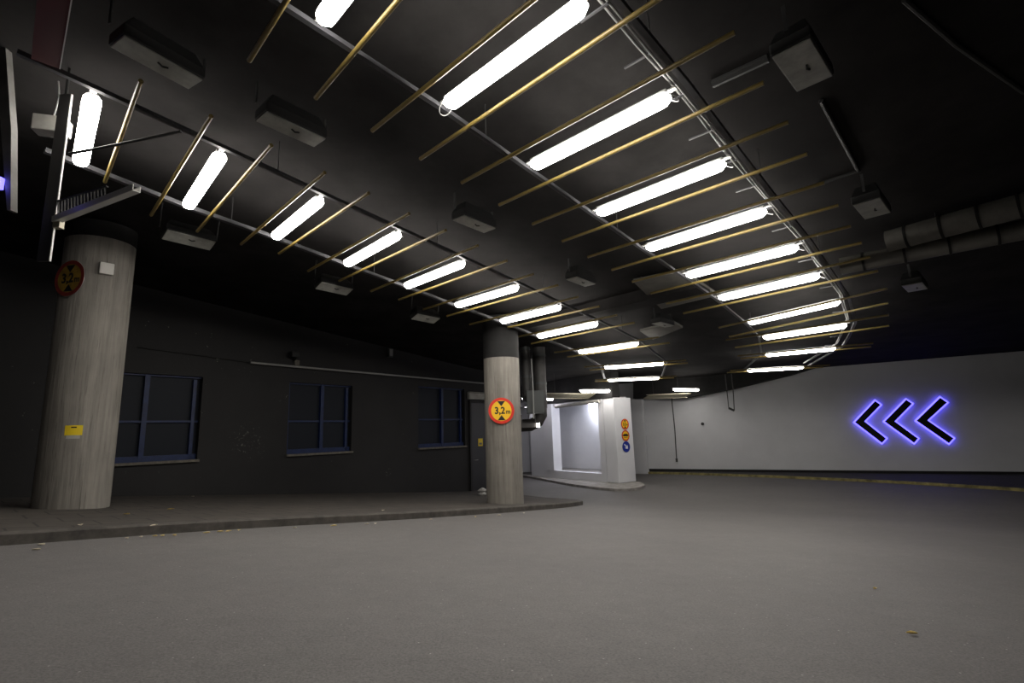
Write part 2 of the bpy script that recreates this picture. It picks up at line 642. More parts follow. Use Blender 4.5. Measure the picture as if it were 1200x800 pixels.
bk = MB()
fbox(u0 - 2.4, u1 + .02, TOP + .002, 4.6, -.34, .06, bk)
struct('trim_5', bk, M['blackpaint'])
# passage wall seen past the facade
pw = MB().box(V((.2, 28.3, 2.4)), V((1, .12, 0)).normalized(), V((-.12, 1, 0)).normalized(), Z, 9, .3, 4.8)
struct('wall_passage', pw, M['white'])
# pale kerb apron under the facade
ap = [at_z(p, 0) for p in [(600, 557), (616, 559.5), (640, 564), (670, 569.8), (700, 574), (720, 575.6), (738, 575.6), (750, 574), (756, 571.2), (754, 569)]]
ap += [fp(u1, 0, -1.0), fp(u0 - 1, 0, -.3)]
am = MB().prism([V((p.x, p.y, -.02)) for p in ap], (0, 0, .11))
struct('kerb_apron', am, M['apron'])

# ================================================================== PILLARS
def round_pillar(c, r, label, zsplit):
    z0 = gz(c[0], c[1]) + KH - .03
    t = thing('concrete_pillar', (c[0], c[1], z0), label, 'pillar', kind='thing')
    for nm, a, b, mt, rr in (('pillar_shaft', z0, zsplit, M['concrete'], r), ('pillar_head', zsplit, cz(c[0], c[1]) - .055, M['blackpaint'], r + .004)):
        n = 64
        rings = []
        for z in (a, b):
            rings.append([V((c[0] + rr * math.cos(2 * math.pi * k / n), c[1] + rr * math.sin(2 * math.pi * k / n), z)) for k in range(n)])
        MB().sweep(rings).build(nm, mt, t, smooth=True)
    return t
P1, R1 = V((-6.3, 7.5, 0)), .435
P2, R2 = V((-.262, 11.66, 0)), .406
round_pillar(P1, R1, 'thick round board-marked concrete pillar by the hanging sign and first blue window', 5.12)
round_pillar(P2, R2, 'round concrete pillar with clearance sign, at the end of the pavement', 3.74)

# white square pillar at the end of the facade
c0 = fp(u1, 0)
PD = V((.834, .552, 0)).normalized()
wpil = thing('white_pillar', c0 + FD * -.25 + PD * .44 + Z * .09, 'white painted square pillar with three round road signs, standing on the pale kerb', 'pillar', kind='thing')
MB().box(c0 + FD * -.28 + PD * .45 + Z * (TOP / 2 + .045), FD, PD, Z, .62, .92, TOP - .09).build('pillar_shaft', M['white'], wpil, bevel=.03)

# ================================================================== LIGHTS
LAMP_L = [((108.5,114.5),(94,192)),((259,182),(220,242)),((375.5,234.5),(322,278)),((467,275),(405.5,309.5)),((543,308.7),(475.6,335.4)),((606.2,337),(535,357.9)),((656.2,360),(587.5,376.8)),((699.4,379.4),(630.6,394)),((747.5,402.7),(678.7,412.5)),((777.5,425.6),(708.7,430.4)),((772.5,442.5),(712.5,445.2)),((719.7,458),(680,458))]
LAMP_R = [((686,5),(523.7,123.7)),((784.5,113.7),(623.7,195)),((849.4,191.9),(700.7,250)),((897.5,247.5),(758.7,291.2)),((935,290),(805,323)),((960,323),(843,349.4)),((983.7,353.7),(877.5,378)),((992,381.2),(895,395.6)),((979,408),(897.5,415.6)),((941,430.4),(876,434)),((818,456.8),(789.4,456.2))]
ORD = ['first', 'second', 'third', 'fourth', 'fifth', 'sixth', 'seventh', 'eighth', 'ninth', 'tenth', 'eleventh', 'twelfth', 'thirteenth']

def fluorescent(T, B, label, group, cable=0, m_=None):
    T, B = V(T), V(B)
    d = (T - B).normalized()
    L = (T - B).length
    e = d.cross(Z).normalized()
    u = e.cross(d)
    mid = (T + B) / 2
    o = thing('ceiling_light', mid, label, 'ceiling light', group)
    # diffuser: prismatic trough whose ends are chamfered
    prof = [(-.066, .030), (-.070, -.005), (-.052, -.040), (-.022, -.054), (.022, -.054), (.052, -.040), (.070, -.005), (.066, .030)]
    rings = []
    for a, k in ((-L / 2, .55), (-L / 2 + .05, .96), (-L / 2 + .10, 1), (L / 2 - .10, 1), (L / 2 - .05, .96), (L / 2, .55)):
        rings.append([mid + d * a + e * (x * k) + u * (.030 + (z - .030) * k) for x, z in prof])
    MB().sweep(rings).build('diffuser', m_ or M['lamp'], o)
    MB().box(mid + u * .050, d, e, u, L - .01, .088, .038).build('housing', M['lampbody'], o, bevel=.006)
    for sgn in (-1, 1):
        MB().box(mid + d * sgn * (L / 2 + .032) + u * .055, d, e, u, .07, .05, .014).build('bracket', M['lampbody'], o)
    if cable:
        end, dd = (B, -d) if cable < 0 else (T, d)
        pts = []
        for k in range(17):
            a = math.pi * (1.5 * k / 16 - .1)
            pts.append(end + dd * (.02 + .055 * math.sin(a)) + u * (.0 - .045 * math.sin(a * .9)) + e * (.055 * math.cos(a)) - u * .01)
        MB().tube(pts, .0045, 6).build('power_cable', M['cable'], o, smooth=True)
    return o, mid, d, e, L

lights_L, lights_R = [], []
for k, (t, b) in enumerate(LAMP_L):
    lab = 'glowing fluorescent light, %s from the near end of the row beside the black wall' % ORD[k]
    if k == 0:
        lab = 'glowing fluorescent light above the hanging sign bracket, nearest in the row beside the black wall'
        lab = 'glowing fluorescent light crossed by a thin stay, beside the hanging sign panel'
    ends = (at_z(t, 3.56), at_z(b, 3.56)) if k == 11 else (S(t), S(b))
    lights_L.append(fluorescent(ends[0], ends[1], lab, 'fluorescent lights beside the black wall', 1 if k in (1, 3) else 0))
# the light cut by the top edge of the picture
b0 = S((377, 27))
t0 = b0 + ER * 1.50
t0.z = lz(t0.x, t0.y)
lights_R.append(fluorescent(t0, b0, 'glowing fluorescent light cut off by the top edge, first of the row over the road', 'fluorescent lights over the road', 0))
for k, (t, b) in enumerate(LAMP_R):
    lab = 'glowing fluorescent light, %s of the row over the road' % ORD[k + 1]
    if k == 10:
        lab = 'short-looking fluorescent light at the far end, above the slatted tray by the end wall'
    ends = (at_z(t, 3.66), at_z(b, 3.66)) if k == 10 else (S(t), S(b))
    lights_R.append(fluorescent(ends[0], ends[1], lab, 'fluorescent lights over the road', -1 if k == 0 else (1 if k < 6 else 0)))
# two small ones far off in the passage
for (pa, pb, lab) in (((648, 467.6), (612, 467.2), 'small far fluorescent light glowing past the grey box on the vent pipes'), ((617.5, 476), (584, 475.4), 'tiny far light showing between the concrete pillar and the grey box')):
    hz = 3.48 if pa[0] > 630 else 3.36
    A_, B_ = at_z(pa, hz), at_z(pb, hz)
    fluorescent(A_, B_, lab, 'lights in the far passage', 0, M['lampfar'])

# ================================================================== YELLOW POLES
def pole(p, q, label, group):
    p, q = V(p), V(q)
    d = (q - p).normalized()
    mid = (p + q) / 2
    return tag(MB().tube([p, q], .020, 12).build('ceiling_pole', M['pole'], base=mid, smooth=True), label, 'pole', group)

def clampS(q, dz=0.0):
    q = V(q)
    q.z = lz(q.x, q.y) + dz
    return q

bL = [((165,95),(123,213)),((247.5,136),(177,252)),((318,170),(231,271)),((380.5,202),(282.5,286)),((432,226),(327,297)),((479.5,250),(361,317.5)),((522.5,269.5),(397.5,329)),((560,287.5),(435,341)),((594,305.4),(467.5,351)),((625,321),(496,362.5))]
topL = [(653.7,334),(677.5,347.7),(702.5,358.7),(723,369),(743.5,378)]
bR = [((861,38),(541,214)),((895,97),(585,240)),((924,143),(624,262.5)),((946,180.5),(659,282.5)),((966,214),(689,301)),((982.5,240.5),(717,316)),((997,265),(741,330)),((1010,284.4),(762.5,343.7)),((1020,301),(781,355.6)),((1029,317.6),(801,367))]
lowR = [(292,71),(370,115),(436,153),(492.5,186)]
topR = [(1040,338),(1041,355),(1041.5,369),(1042,381.6)]
PL, PR = [], []
for t, b in bL:
    PL.append((S(t), S(b)))
for k, t in enumerate(topL):
    li = lights_L[min(5 + (k + 1) // 2, 7)]
    q = S(t)
    PL.append((q, clampS(q - V((li[2].x, li[2].y, 0)).normalized() * (2.4 if k == 2 else 2.9))))
for li in lights_L[8:11]:
    for sg in (-1, 1):
        c = li[1] - li[3] * .31 * sg + li[2] * .05
        PL.append((clampS(c + li[2] * 1.45), clampS(c - li[2] * 1.45)))
for b, t in zip(lowR, ((336, 0), (467, 0), (625, 0), (770, 0))):
    q = S(b)
    PR.append((clampS(q + (S(t) - q).normalized() * 3.0), q))
for t, b in bR:
    PR.append((S(t), S(b)))
for k, t in enumerate(topR):
    li = lights_R[7 + k // 2]
    q = S(t)
    PR.append((q, clampS(q - V((li[2].x, li[2].y, 0)).normalized() * 3.1)))
for li in lights_R[9:11]:
    for sg in (-1, 1):
        c = li[1] - li[3] * .31 * sg + li[2] * .05
        PR.append((clampS(c + li[2] * 1.5), clampS(c - li[2] * 1.5)))

def name_pole(mid, lights, where):
    best = min(range(len(lights)), key=lambda i: (lights[i][1] - mid).length)
    c = lights[best][1]
    side = 'near side' if (mid - c).dot(ES) < 0 else 'far side'
    return best, side
for lst, lights, where, grp in ((PL, lights_L, 'beside the black wall', 'yellow poles beside the black wall'), (PR, lights_R, 'over the road', 'yellow poles over the road')):
    for k, (a, b) in enumerate(lst):
        w = ORD[k] if k < 13 else None
        if w is None:
            n = k + 1
            w = {14: 'fourteenth', 15: 'fifteenth', 16: 'sixteenth', 17: 'seventeenth', 18: 'eighteenth', 19: 'nineteenth', 20: 'twentieth', 21: 'twenty-first', 22: 'twenty-second', 23: 'twenty-third', 24: 'twenty-fourth', 25: 'twenty-fifth', 26: 'twenty-sixth'}[n]
        pole(a, b, 'thin yellow pole, %s from the near end of the poles %s' % (w, where), grp)

# ================================================================== RAILS that carry lights and poles
def rail(pts, label, hang=4, w=.045, h=.04, z=.042):
    pts = [clampS(p, z) for p in pts]
    o = thing('ceiling_rail', pts[0], label, 'ceiling rail', 'rails that carry the lights')
    mb = MB()
    rings = []
    for i, p in enumerate(pts):
        d = (pts[min(i + 1, len(pts) - 1)] - pts[max(i - 1, 0)]).normalized()
        a = d.cross(Z).normalized()
        u = a.cross(d)
        t_ = .006
        pr = [(-w / 2, -h / 2), (w / 2, -h / 2), (w / 2, h / 2), (w / 2 - t_, h / 2), (w / 2 - t_, -h / 2 + t_), (-w / 2 + t_, -h / 2 + t_), (-w / 2 + t_, h / 2), (-w / 2, h / 2)]
        rings.append([p + a * x + u * y for x, y in pr])
    mb.sweep(rings).build('channel', M['rail'], o)
    for i in range(1, len(pts), hang):
        MB().tube([pts[i] - Z * .01, V((pts[i].x, pts[i].y, cz(pts[i].x, pts[i].y)))], .006, 6).build('hanger_rod', M['darkcable'], o)
    return o

def chain(lights, sgn, off, n, before=1.3, after=0.0):
    pts = []
    for (o, mid, d, e, L) in lights[:n]:
        pts.append(mid + d * sgn * (L / 2 + off))
    pts.insert(0, pts[0] + (pts[0] - pts[1]).normalized() * before)
    # finer
    out = []
    for a, b in zip(pts, pts[1:]):
        out += [a, (a + b) / 2]
    out.append(pts[-1])
    if after:
        out.append(pts[-1] + (pts[-1] - pts[-2]).normalized() * after)
    return out
rail(chain(lights_L, 1, .10, 11, .5), 'grey steel rail on the road side of the lights along the black wall')
rail(chain(lights_L, -1, .112, 11, .3), 'grey steel rail on the wall side of the lights along the black wall', w=.06, h=.05, z=.047)
rail(chain(lights_R, -1, .10, 11, 1.0), 'grey steel rail over the road, on the black wall side of its lights')
rail(chain(lights_R, 1, .16, 11, 1.0), 'grey steel rail over the road, on the outer side of its lights', w=.05)

# cable run with rungs, inside the outer rail
pts = [clampS(p, .13) for p in chain(lights_R, 1, .02, 11, 1.0)]
o = thing('ceiling_cable_run', pts[0], 'loose grey cables on small rungs beside the outer rail over the road', 'cable run')
wav = [p + Z * (.018 * math.sin(i * 2.1)) for i, p in enumerate(pts)]
MB().tube(wav, .012, 8).build('cable', M['cable'], o, smooth=True)
wav = [p + ER * .035 + Z * (.02 * math.sin(i * 1.7 + 1)) for i, p in enumerate(pts)]
MB().tube(wav, .010, 8).build('cable', M['cable'], o, smooth=True)
for i in range(2, len(pts) - 2):
    d = (pts[i + 1] - pts[i]).normalized()
    a = d.cross(Z).normalized()
    MB().box(pts[i] + d * .2 - a * .08 - Z * .01, d, a, Z, .018, .24, .012).build('rung', M['rail'], o)
for i in (2, 8, 14, 20):
    MB().tube([pts[i], V((pts[i].x, pts[i].y, cz(pts[i].x, pts[i].y)))], .006, 6).build('hanger_rod', M['darkcable'], o)

# ================================================================== UNLIT FLOODLIGHTS
def flood(c, ax, label, group, L=.66, W=.26, tilt=0.0):
    c = V(c)
    ax = V(ax)
    ax.z = 0
    ax.normalize()
    sd = ax.cross(Z).normalized()
    nz = (Z * math.cos(tilt) + sd * math.sin(tilt)).normalized()
    s2 = ax.cross(nz).normalized()
    o = thing('ceiling_floodlight', c, label, 'floodlight', group)
    hs = MB()
    lo = [c + ax * x * (L / 2 + .012) + s2 * y * (W / 2 + .012) for x, y in ((-1, -1), (1, -1), (1, 1), (-1, 1))]
    hi = [c + nz * .22 + ax * x * (L / 2 - .06) + s2 * y * (W / 2 - .03) for x, y in ((-1, -1), (1, -1), (1, 1), (-1, 1))]
    hs.sweep([lo, [p + nz * .09 for p in lo], hi])
    hs.build('housing', M['floodbox'], o, bevel=.012)
    g = MB().box(c - nz * .008, ax, s2, nz, L, W, .016).build('glass_panel', M['floodglass'], o, bevel=.006)
    MB().tube([c + ax * .06 + s2 * .03 - nz * .02, c + ax * .02 + s2 * .02 - nz * .03, c - ax * .02 + s2 * .03 - nz * .02], .008, 6).build('latch', M['floodbox'], g)
    for sgn in (-1, 1):
        MB().beam(c + ax * sgn * (L / 2 + .06) + nz * .1, V((c.x, c.y, cz(c.x, c.y))) + ax * sgn * (L / 2 + .06), .03, .012, upv=ax).build('bracket', M['floodbox'], o)
    return o
FH = .10
cen = [((130, 38), (235, 105)), ((294, 125), (385, 175)), ((530, 248), (580, 275)), ((660, 318), (700, 340)), ((757, 371), (795, 388))]
for k, (a, b) in enumerate(cen):
    A_, B_ = S(a, FH), S(b, FH)
    c = (A_ + B_) / 2
    flood(c, (B_ - A_), 'unlit grey floodlight, %s of the line between the two light rows' % ORD[k], 'unlit floodlights between the light rows', L=.60, W=.22)
for k, (p, s) in enumerate((((941, 77), 1), ((1022, 244), 1), ((1072, 336), 1))):
    c = S(p, FH)
    flood(c, ES, ['large-looking unlit grey floodlight beside the near poles over the road', 'unlit grey floodlight above the round ventilation ducts', 'small far unlit floodlight over the road, beyond the ventilation ducts'][k], 'unlit floodlights outside the road row', L=.60, W=.27)
for k, p in enumerate(((222, 281), (392, 338), (499, 373), (590, 404))):
    c = S(p, -.02)
    flood(c, WD, 'dark unlit floodlight under the rail, %s along the black wall' % ORD[k], 'unlit floodlights along the black wall', L=.62, W=.22, tilt=-.35)

# ================================================================== DUCTS
def duct(a, b, r, label, joints):
    a, b = V(a), V(b)
    o = thing('ventilation_duct', (a + b) / 2, label, 'duct', 'round ducts under the ceiling')
    MB().tube([a, b], r, 28).build('duct_body', M['duct'], o, smooth=True)
    d = (b - a).normalized()
    for k in range(joints):
        p = a + (b - a) * ((k + .6) / joints)
        MB().tube([p - d * .015, p + d * .015], r + .012, 28).build('joint_band', M['blackpaint'], o, smooth=True)
    for k in range(2):
        p = a + (b - a) * (.25 + .5 * k)
        MB().tube([p + Z * (r - .01), V((p.x, p.y, cz(p.x, p.y)))], .008, 6).build('hanger_rod', M['darkcable'], o)
    return o
duct(S((1040, 283), .2), S((1330, 205), .2), .15, 'upper of two round grey ducts under the dark ceiling', 6)
duct(S((985, 312), .06), S((1330, 243), .06), .13, 'lower of two round grey ducts, its end behind the yellow poles', 6)

# thin black conduits on the ceiling
for pts_, lab in (([(962, 118), (1006, 200), (958, 216)], 'thin black conduit on the ceiling between the two outer floodlights'), ([(835, 98), (900, 68)], 'thick black conduit on the ceiling beside the outermost large floodlight'), ([(1060, 0), (1120, 52), (1200, 108)], 'faint black conduit slanting over the dark ceiling, above the ducts')):
    q = [S(p, .40) for p in pts_]
    tag(MB().tube(q, .022 if len(pts_) > 2 else .04, 8).build('ceiling_conduit', M['floodbox'], base=q[0], smooth=True), lab, 'conduit')

# grey acoustic panels between rows
for k, quad in enumerate(([(742, 330), (800, 318), (842, 346), (775, 362)], [(750, 388), (790, 378), (800, 384), (765, 398)])):
    q = [S(p, .28) for p in quad]
    tag(MB().prism(q, (0, 0, .05)).build('ceiling_baffle', M['duct'], base=q[0]), ['broad dull grey panel hanging in the dark between the light rows', 'small dull grey panel hanging between the rows, further down the drive'][k], 'ceiling panel', 'dull panels hung between the light rows')
    # rods
    o = bpy.data.objects['ceiling_baffle'] if k == 0 else bpy.data.objects['ceiling_baffle.001']
    for p in (q[0], q[2]):
        c = sum(q, V((0, 0, 0))) / 4
        p = p + (c - p) * .2
        MB().tube([p + Z * .05, V((p.x, p.y, cz(p.x, p.y)))], .006, 6).build('hanger_rod', M['darkcable'], o)

# ================================================================== ROUND ROAD SIGNS
def text_faces(body, size, offset=0.0):
    cu = bpy.data.curves.new('t', 'FONT')
    cu.body = body
    cu.size = size
    cu.offset = offset
    cu.extrude = .0015
    cu.align_x = 'CENTER'
    cu.align_y = 'CENTER'
    cu.resolution_u = 6
    ob = bpy.data.objects.new('t', cu)
    C.objects.link(ob)
    dg = bpy.context.evaluated_depsgraph_get()
    me = bpy.data.meshes.new_from_object(ob.evaluated_get(dg))
    vs = [v.co.copy() for v in me.vertices]
    fs = [tuple(p.vertices) for p in me.polygons]
    bpy.data.objects.remove(ob)
    bpy.data.meshes.remove(me)
    bpy.data.curves.remove(cu)
    return vs, fs

class Flat:
    """a flat sign's own plane: a to its right, b up, d out of its face"""
    def __init__(s, c, n):
        s.c, s.n = V(c), V(n).normalized()
        s.b = Z
        s.a = Z.cross(s.n).normalized()

    def p(s, a, b, d=0.0):
        return s.c + s.a * a + s.b * b + s.n * d

    def disc(s, r, d0, d1, n=48):
        return MB().prism([s.p(r * math.cos(2 * math.pi * k / n), r * math.sin(2 * math.pi * k / n), d0) for k in range(n)], s.n * (d1 - d0))

    def poly(s, pts, d0, d1):
        return MB().prism([s.p(a, b, d0) for a, b in pts], s.n * (d1 - d0))

    def ring(s, r0, r1, d0, d1, n=48):
        mb = MB()
        vs = []
        for r, d in ((r0, d0), (r1, d0), (r1, d1), (r0, d1)):
            vs += [s.p(r * math.cos(2 * math.pi * k / n), r * math.sin(2 * math.pi * k / n), d) for k in range(n)]
        fs = []
        for q in range(4):
            for k in range(n):
                k2, q2 = (k + 1) % n, (q + 1) % 4
                fs.append((q * n + k, q * n + k2, q2 * n + k2, q2 * n + k))
        return mb.add(vs, fs)

    def text(s, body, size, a, b, d, offset=0.0, sx=1.0):
        vs, fs = text_faces(body, size, offset)
        return MB().add([s.p(a + v.x * sx, b + v.y, d + v.z) for v in vs], fs)

def clearance(c, n, r, label, group, sfx=''):
    f = Flat(c, n)
    o = thing('road_sign', c, label, 'road sign', group)
    f.disc(r, 0, .006).build('sign_plate', M['steel'], o)
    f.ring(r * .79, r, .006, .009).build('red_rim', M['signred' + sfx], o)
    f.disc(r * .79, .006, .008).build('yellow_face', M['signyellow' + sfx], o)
    k = r / .28
    for sg in (1, -1):
        f.poly([(-.085 * k, sg * .205 * k), (.085 * k, sg * .205 * k), (0, sg * .095 * k)], .008, .0105).build('black_arrowhead', M['signblack'], o)
    if True:
        f.text('3,2', .205 * k, -.035 * k, -.004 * k, .009, .006 * k, .92).build('sign_number', M['signblack'], o)
        f.text('m', .13 * k, .148 * k, -.028 * k, .009, .004 * k).build('sign_letter', M['signblack'], o)
    return o, f
# on the pillar at the end of the pavement
c = at_plane((587.5, 481), P2 - V((0, R2 + .03, 0)), V((0, 1, 0)))
n2 = V((.16, -1, 0)).normalized()
c = V((c.x, c.y, c.z))
o, f = clearance(c - n2 * .0, n2, .282, 'red and yellow 3,2 m clearance sign on the pillar at the pavement end', 'clearance signs')
MB().beam(f.p(0, 0, -.001), f.p(0, 0, -.024), .05, .05).build('fixing', M['steel'], o)
# on the big pillar, turned towards the wall side; its colours carry the shade
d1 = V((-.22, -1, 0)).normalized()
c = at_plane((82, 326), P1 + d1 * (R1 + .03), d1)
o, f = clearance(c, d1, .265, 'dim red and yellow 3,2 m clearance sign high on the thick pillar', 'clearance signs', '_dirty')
MB().beam(f.p(0, 0, -.001), f.p(0, 0, -.024), .05, .05).build('fixing', M['steel'], o)
# three small ones on the white pillar
PN = FD                                # the face that carries them
fc = c0 + FD * .03
SN = V((PD.y, -PD.x, 0))
for k, p in enumerate(((732.2, 496.8), (733, 510.2), (733.8, 523.2))):
    c = at_plane(p, c0 + SN * .045, SN)
    if k == 0:
        clearance(c, SN, .205, 'topmost of three small round signs on the white pillar, red rimmed clearance sign', 'small signs on the white pillar')
    elif k == 1:
        f = Flat(c, SN)
        o = thing('road_sign', c, 'middle of three small round signs on the white pillar, black vehicles on yellow', 'road sign', 'small signs on the white pillar')
        r = .205
        f.disc(r, 0, .006).build('sign_plate', M['steel'], o)
        f.ring(r * .79, r, .006, .009).build('red_rim', M['signred'], o)
        f.disc(r * .79, .006, .008).build('yellow_face', M['signyellow'], o)
        f.poly([(-.155, -.005), (-.155, .03), (-.11, .035), (-.075, .065), (.075, .065), (.11, .035), (.155, .03), (.155, -.005), (.10, -.025), (-.10, -.025)], .008, .0105).build('vehicle_symbol', M['signblack'], o)
        f.poly([(-.10, -.06), (.10, -.06), (.10, -.075), (-.10, -.075)], .008, .0105).build('bar_symbol', M['signblack'], o)
    else:
        f = Flat(c, SN)
        o = thing('road_sign', c, 'blue round sign with white downward arrow, lowest on the white pillar', 'road sign', 'small signs on the white pillar')
        f.disc(.205, 0, .006).build('sign_plate', M['steel'], o)
        f.disc(.203, .006, .008).build('blue_face', M['signblue'], o)
        q = math.sqrt(.5)
        arrow = [(-.022, .14), (.022, .14), (.022, -.02), (.075, .03), (.075, -.035), (0, -.115), (-.075, -.035), (-.075, .03), (-.022, -.02)]
        f.poly([((a + b * -1) * q, (a + b) * q) for a, b in arrow], .008, .0105).build('white_arrow', M['signwhite'], o)

# ================================================================== ARROWS ON THE END WALL
CH = [[(1001.4,494.6),(1025.5,469.2),(1032.4,474.1),(1013.4,493.5),(1038.9,513.6),(1033.5,519.2)],
      [(1036.2,493.8),(1061.9,467.8),(1069.4,472.8),(1048.9,493.5),(1076.3,513.6),(1071.4,519.2)],
      [(1073.6,492.8),(1101.7,465.4),(1110.4,471.4),(1087.4,492.4),(1118,513.3),(1112.2,519.6)]]
def inset(poly, k):
    """offset a closed polygon given as (t, z) by k outward"""
    n = len(poly)
    area = sum(poly[i][0] * poly[(i + 1) % n][1] - poly[(i + 1) % n][0] * poly[i][1] for i in range(n))
    sg = 1 if area > 0 else -1
    out = []
    for i in range(n):
        a, b, c = V(poly[i - 1]), V(poly[i]), V(poly[(i + 1) % n])
        d1, d2 = (b - a).normalized(), (c - b).normalized()
        n1, n2_ = V((d1.y, -d1.x)) * sg, V((d2.y, -d2.x)) * sg
        bis = (n1 + n2_)
        bis = bis / max(.25, bis.length_squared) * 2
        out.append(b + bis * k)
    return out
for k, pl_ in enumerate(CH):
    q = [at_plane(p, E1 + EN * .14, EN) for p in pl_]
    tz = [((v - E1).dot(ED), v.z) for v in q]
    cen_ = sum(q, V((0, 0, 0))) / 6
    o = thing('arrow_sign', cen_, ['black chevron with blue glowing outline, first in pointing order on the far wall', 'black chevron with blue glowing outline, middle of the three on the far wall', 'largest black chevron with blue glowing outline, last of three and nearest the dark corner'][k], 'arrow sign', 'glowing chevrons on the far wall')
    MB().prism([ep(t, z, .115) for t, z in inset(tz, -.01)], EN * .035).build('chevron_face', M['chevron'], o)
    MB().prism([ep(t, z, .075) for t, z in inset(tz, .035)], EN * .04).build('lit_edge', M['led'], o)
    for t, z in (tz[0], tz[2], tz[5]):
        cc = V((sum(a for a, b in tz) / 6, sum(b for a, b in tz) / 6))
        p = V((t, z)) * .8 + cc * .2
    st = [((tz[0][0] + tz[3][0]) / 2, (tz[0][1] + tz[3][1]) / 2), ((tz[1][0] + tz[2][0]) / 2 * .8 + tz[0][0] * .2, (tz[1][1] + tz[2][1]) / 2 * .8 + tz[0][1] * .2), ((tz[4][0] + tz[5][0]) / 2 * .8 + tz[0][0] * .2, (tz[4][1] + tz[5][1]) / 2 * .8 + tz[0][1] * .2)]
    for t, z in st:
        MB().box(ep(t, z, .0375), ED, EN, Z, .04, .075, .04).build('stand_off', M['chevron'], o)

# ================================================================== SMALL THINGS ON THE WALLS
# long rail on the black wall
o = thing('wall_rail', wp(3, 3.88, .08), 'thin grey pipe rail running along the black wall above the blue windows', 'pipe rail')
MB().tube([wp(-1.17, 3.89, .10), wp(8.6, 3.85, .10)], .028, 10).build('pipe', M['cable'], o, smooth=True)
for t in (-.8, 1.4, 3.6, 5.8, 8.0):
    MB().box(wp(t, 3.88, .05), WD, WN, Z, .03, .10, .03).build('bracket', M['rail'], o)
o = tag(MB().tube([wp(-3.4, 4.02, .03), wp(-2.2, 3.96, .03), wp(-1.1, 3.9, .03)], .012, 6).build('wall_cable', M['darkcable'], base=wp(-2.2, 3.96, .03)), 'thin black cable on the black wall before the grey pipe rail', 'cable')
# small pale box high on the wall
c = at_plane((456, 413.5), W0, WN)
o = thing('wall_box', c, 'small pale grey box mounted high on the black wall above the rail', 'wall box')
MB().box(c + WN * .05, WD, WN, Z, .16, .10, .27).build('box_body', M['greybox'], o, bevel=.01)
MB().box(c + WN * .102 - Z * .0, WD, WN, Z, .11, .006, .20).build('cover', M['cable'], o)
# camera-like fitting over the middle window
c = at_plane((341, 421), W0, WN)
o = thing('wall_camera', c, 'small black camera-like fitting with ochre base above the middle blue window', 'wall fitting')
MB().box(c + WN * .14 + Z * .1, WD, WN, Z, .20, .20, .14).build('camera_body', M['floodbox'], o, bevel=.02)
MB().beam(c + WN * 0 + WD * .08 - Z * .02, c + WN * .14 + WD * .05 + Z * .05, .05, .05).build('arm', M['floodbox'], o)
MB().box(c + WN * .03 + WD * .14 - Z * .08, WD, WN, Z, .12, .06, .14).build('mount_plate', M['sill'], o)

# door beside the third window, with plate over it
dr = thing('door_1', wp(7.0, gz(-1.2, 18.4), .0), None, None, kind='structure')
zb = .14
MB().box(wp(7.0, (zb + 3.15) / 2, .02), WD, WN, Z, 1.2, .05, 3.15 - zb).build('door_leaf', M['door'], dr)
fr = MB()
for (t, z, w, h) in ((6.37, (zb + 3.2) / 2, .08, 3.2 - zb), (7.63, (zb + 3.2) / 2, .08, 3.2 - zb), (7.0, 3.2, 1.34, .08)):
    fr.box(wp(t, z, .03), WD, WN, Z, w, .07, h)
fr.build('door_frame', M['black'], dr)
MB().tube([wp(6.52, 1.2, .05), wp(6.52, 1.2, .10), wp(6.66, 1.2, .10)], .012, 6).build('door_handle', M['cable'], dr)
c = wp(6.85, 3.40, 0)
o = thing('wall_plate', c, 'long beige plate fixed over the dark door beside the pillar', 'wall plate')
MB().box(c + WN * .056, WD, WN, Z, 1.15, .10, .26).build('plate_body', M['beige'], o, bevel=.012)
MB().box(c + WN * .104 + Z * .10, WD, WN, Z, 1.15, .010, .03).build('top_lip', M['sill'], o)
c = at_plane((563, 518), W0 + WN * .05, WN)
o = thing('door_sticker', c, 'yellow sticker on the dark door beside the signed pillar', 'sticker', 'yellow stickers')
MB().box(c + WN * .003, WD, WN, Z, .23, .004, .26).build('sticker_sheet', M['yellow'], o)
MB().box(c + WN * .006 - Z * .05, WD, WN, Z, .15, .002, .07).build('dark_mark', M['sill'], o)

# pale box and yellow notice on the thick pillar: curved to the shaft
def on_pillar(P, R, p, out):
    d = ray(p)
    # first meeting of the sight line with the shaft
    a = d.x * d.x + d.y * d.y
    b = 2 * (d.x * (O.x - P.x) + d.y * (O.y - P.y))
    cc = (O.x - P.x) ** 2 + (O.y - P.y) ** 2 - (R + out) ** 2
    t = (-b - math.sqrt(max(0, b * b - 4 * a * cc))) / (2 * a)
    q = O + d * t
    return q, math.atan2(q.y - P.y, q.x - P.x)
q, th = on_pillar(P1, R1, (124, 315.5), .0)
nr = V((math.cos(th), math.sin(th), 0))
tg = Z.cross(nr)
o = thing('pillar_box', q, 'small square pale box on the thick pillar, beside its dim clearance sign', 'wall box')
MB().box(q + nr * .035, tg, nr, Z, .17, .07, .17).build('box_body', M['white_plastic'], o, bevel=.008)
MB().box(q + nr * .072, tg, nr, Z, .13, .006, .13).build('cover', M['white_plastic'], o)
def wrap(P, R, th, z, half, h, d0, d1):
    mb = MB()
    rings = []
    for k in range(9):
        a = th + (k / 8 - .5) * 2 * half
        e = V((math.cos(a), math.sin(a), 0))
        b_ = V((P.x, P.y, z))
        rings.append([b_ + e * (R + d0) - Z * h / 2, b_ + e * (R + d1) - Z * h / 2, b_ + e * (R + d1) + Z * h / 2, b_ + e * (R + d0) + Z * h / 2])
    return mb.sweep(rings)
q, th = on_pillar(P1, R1, (86, 507), 0)
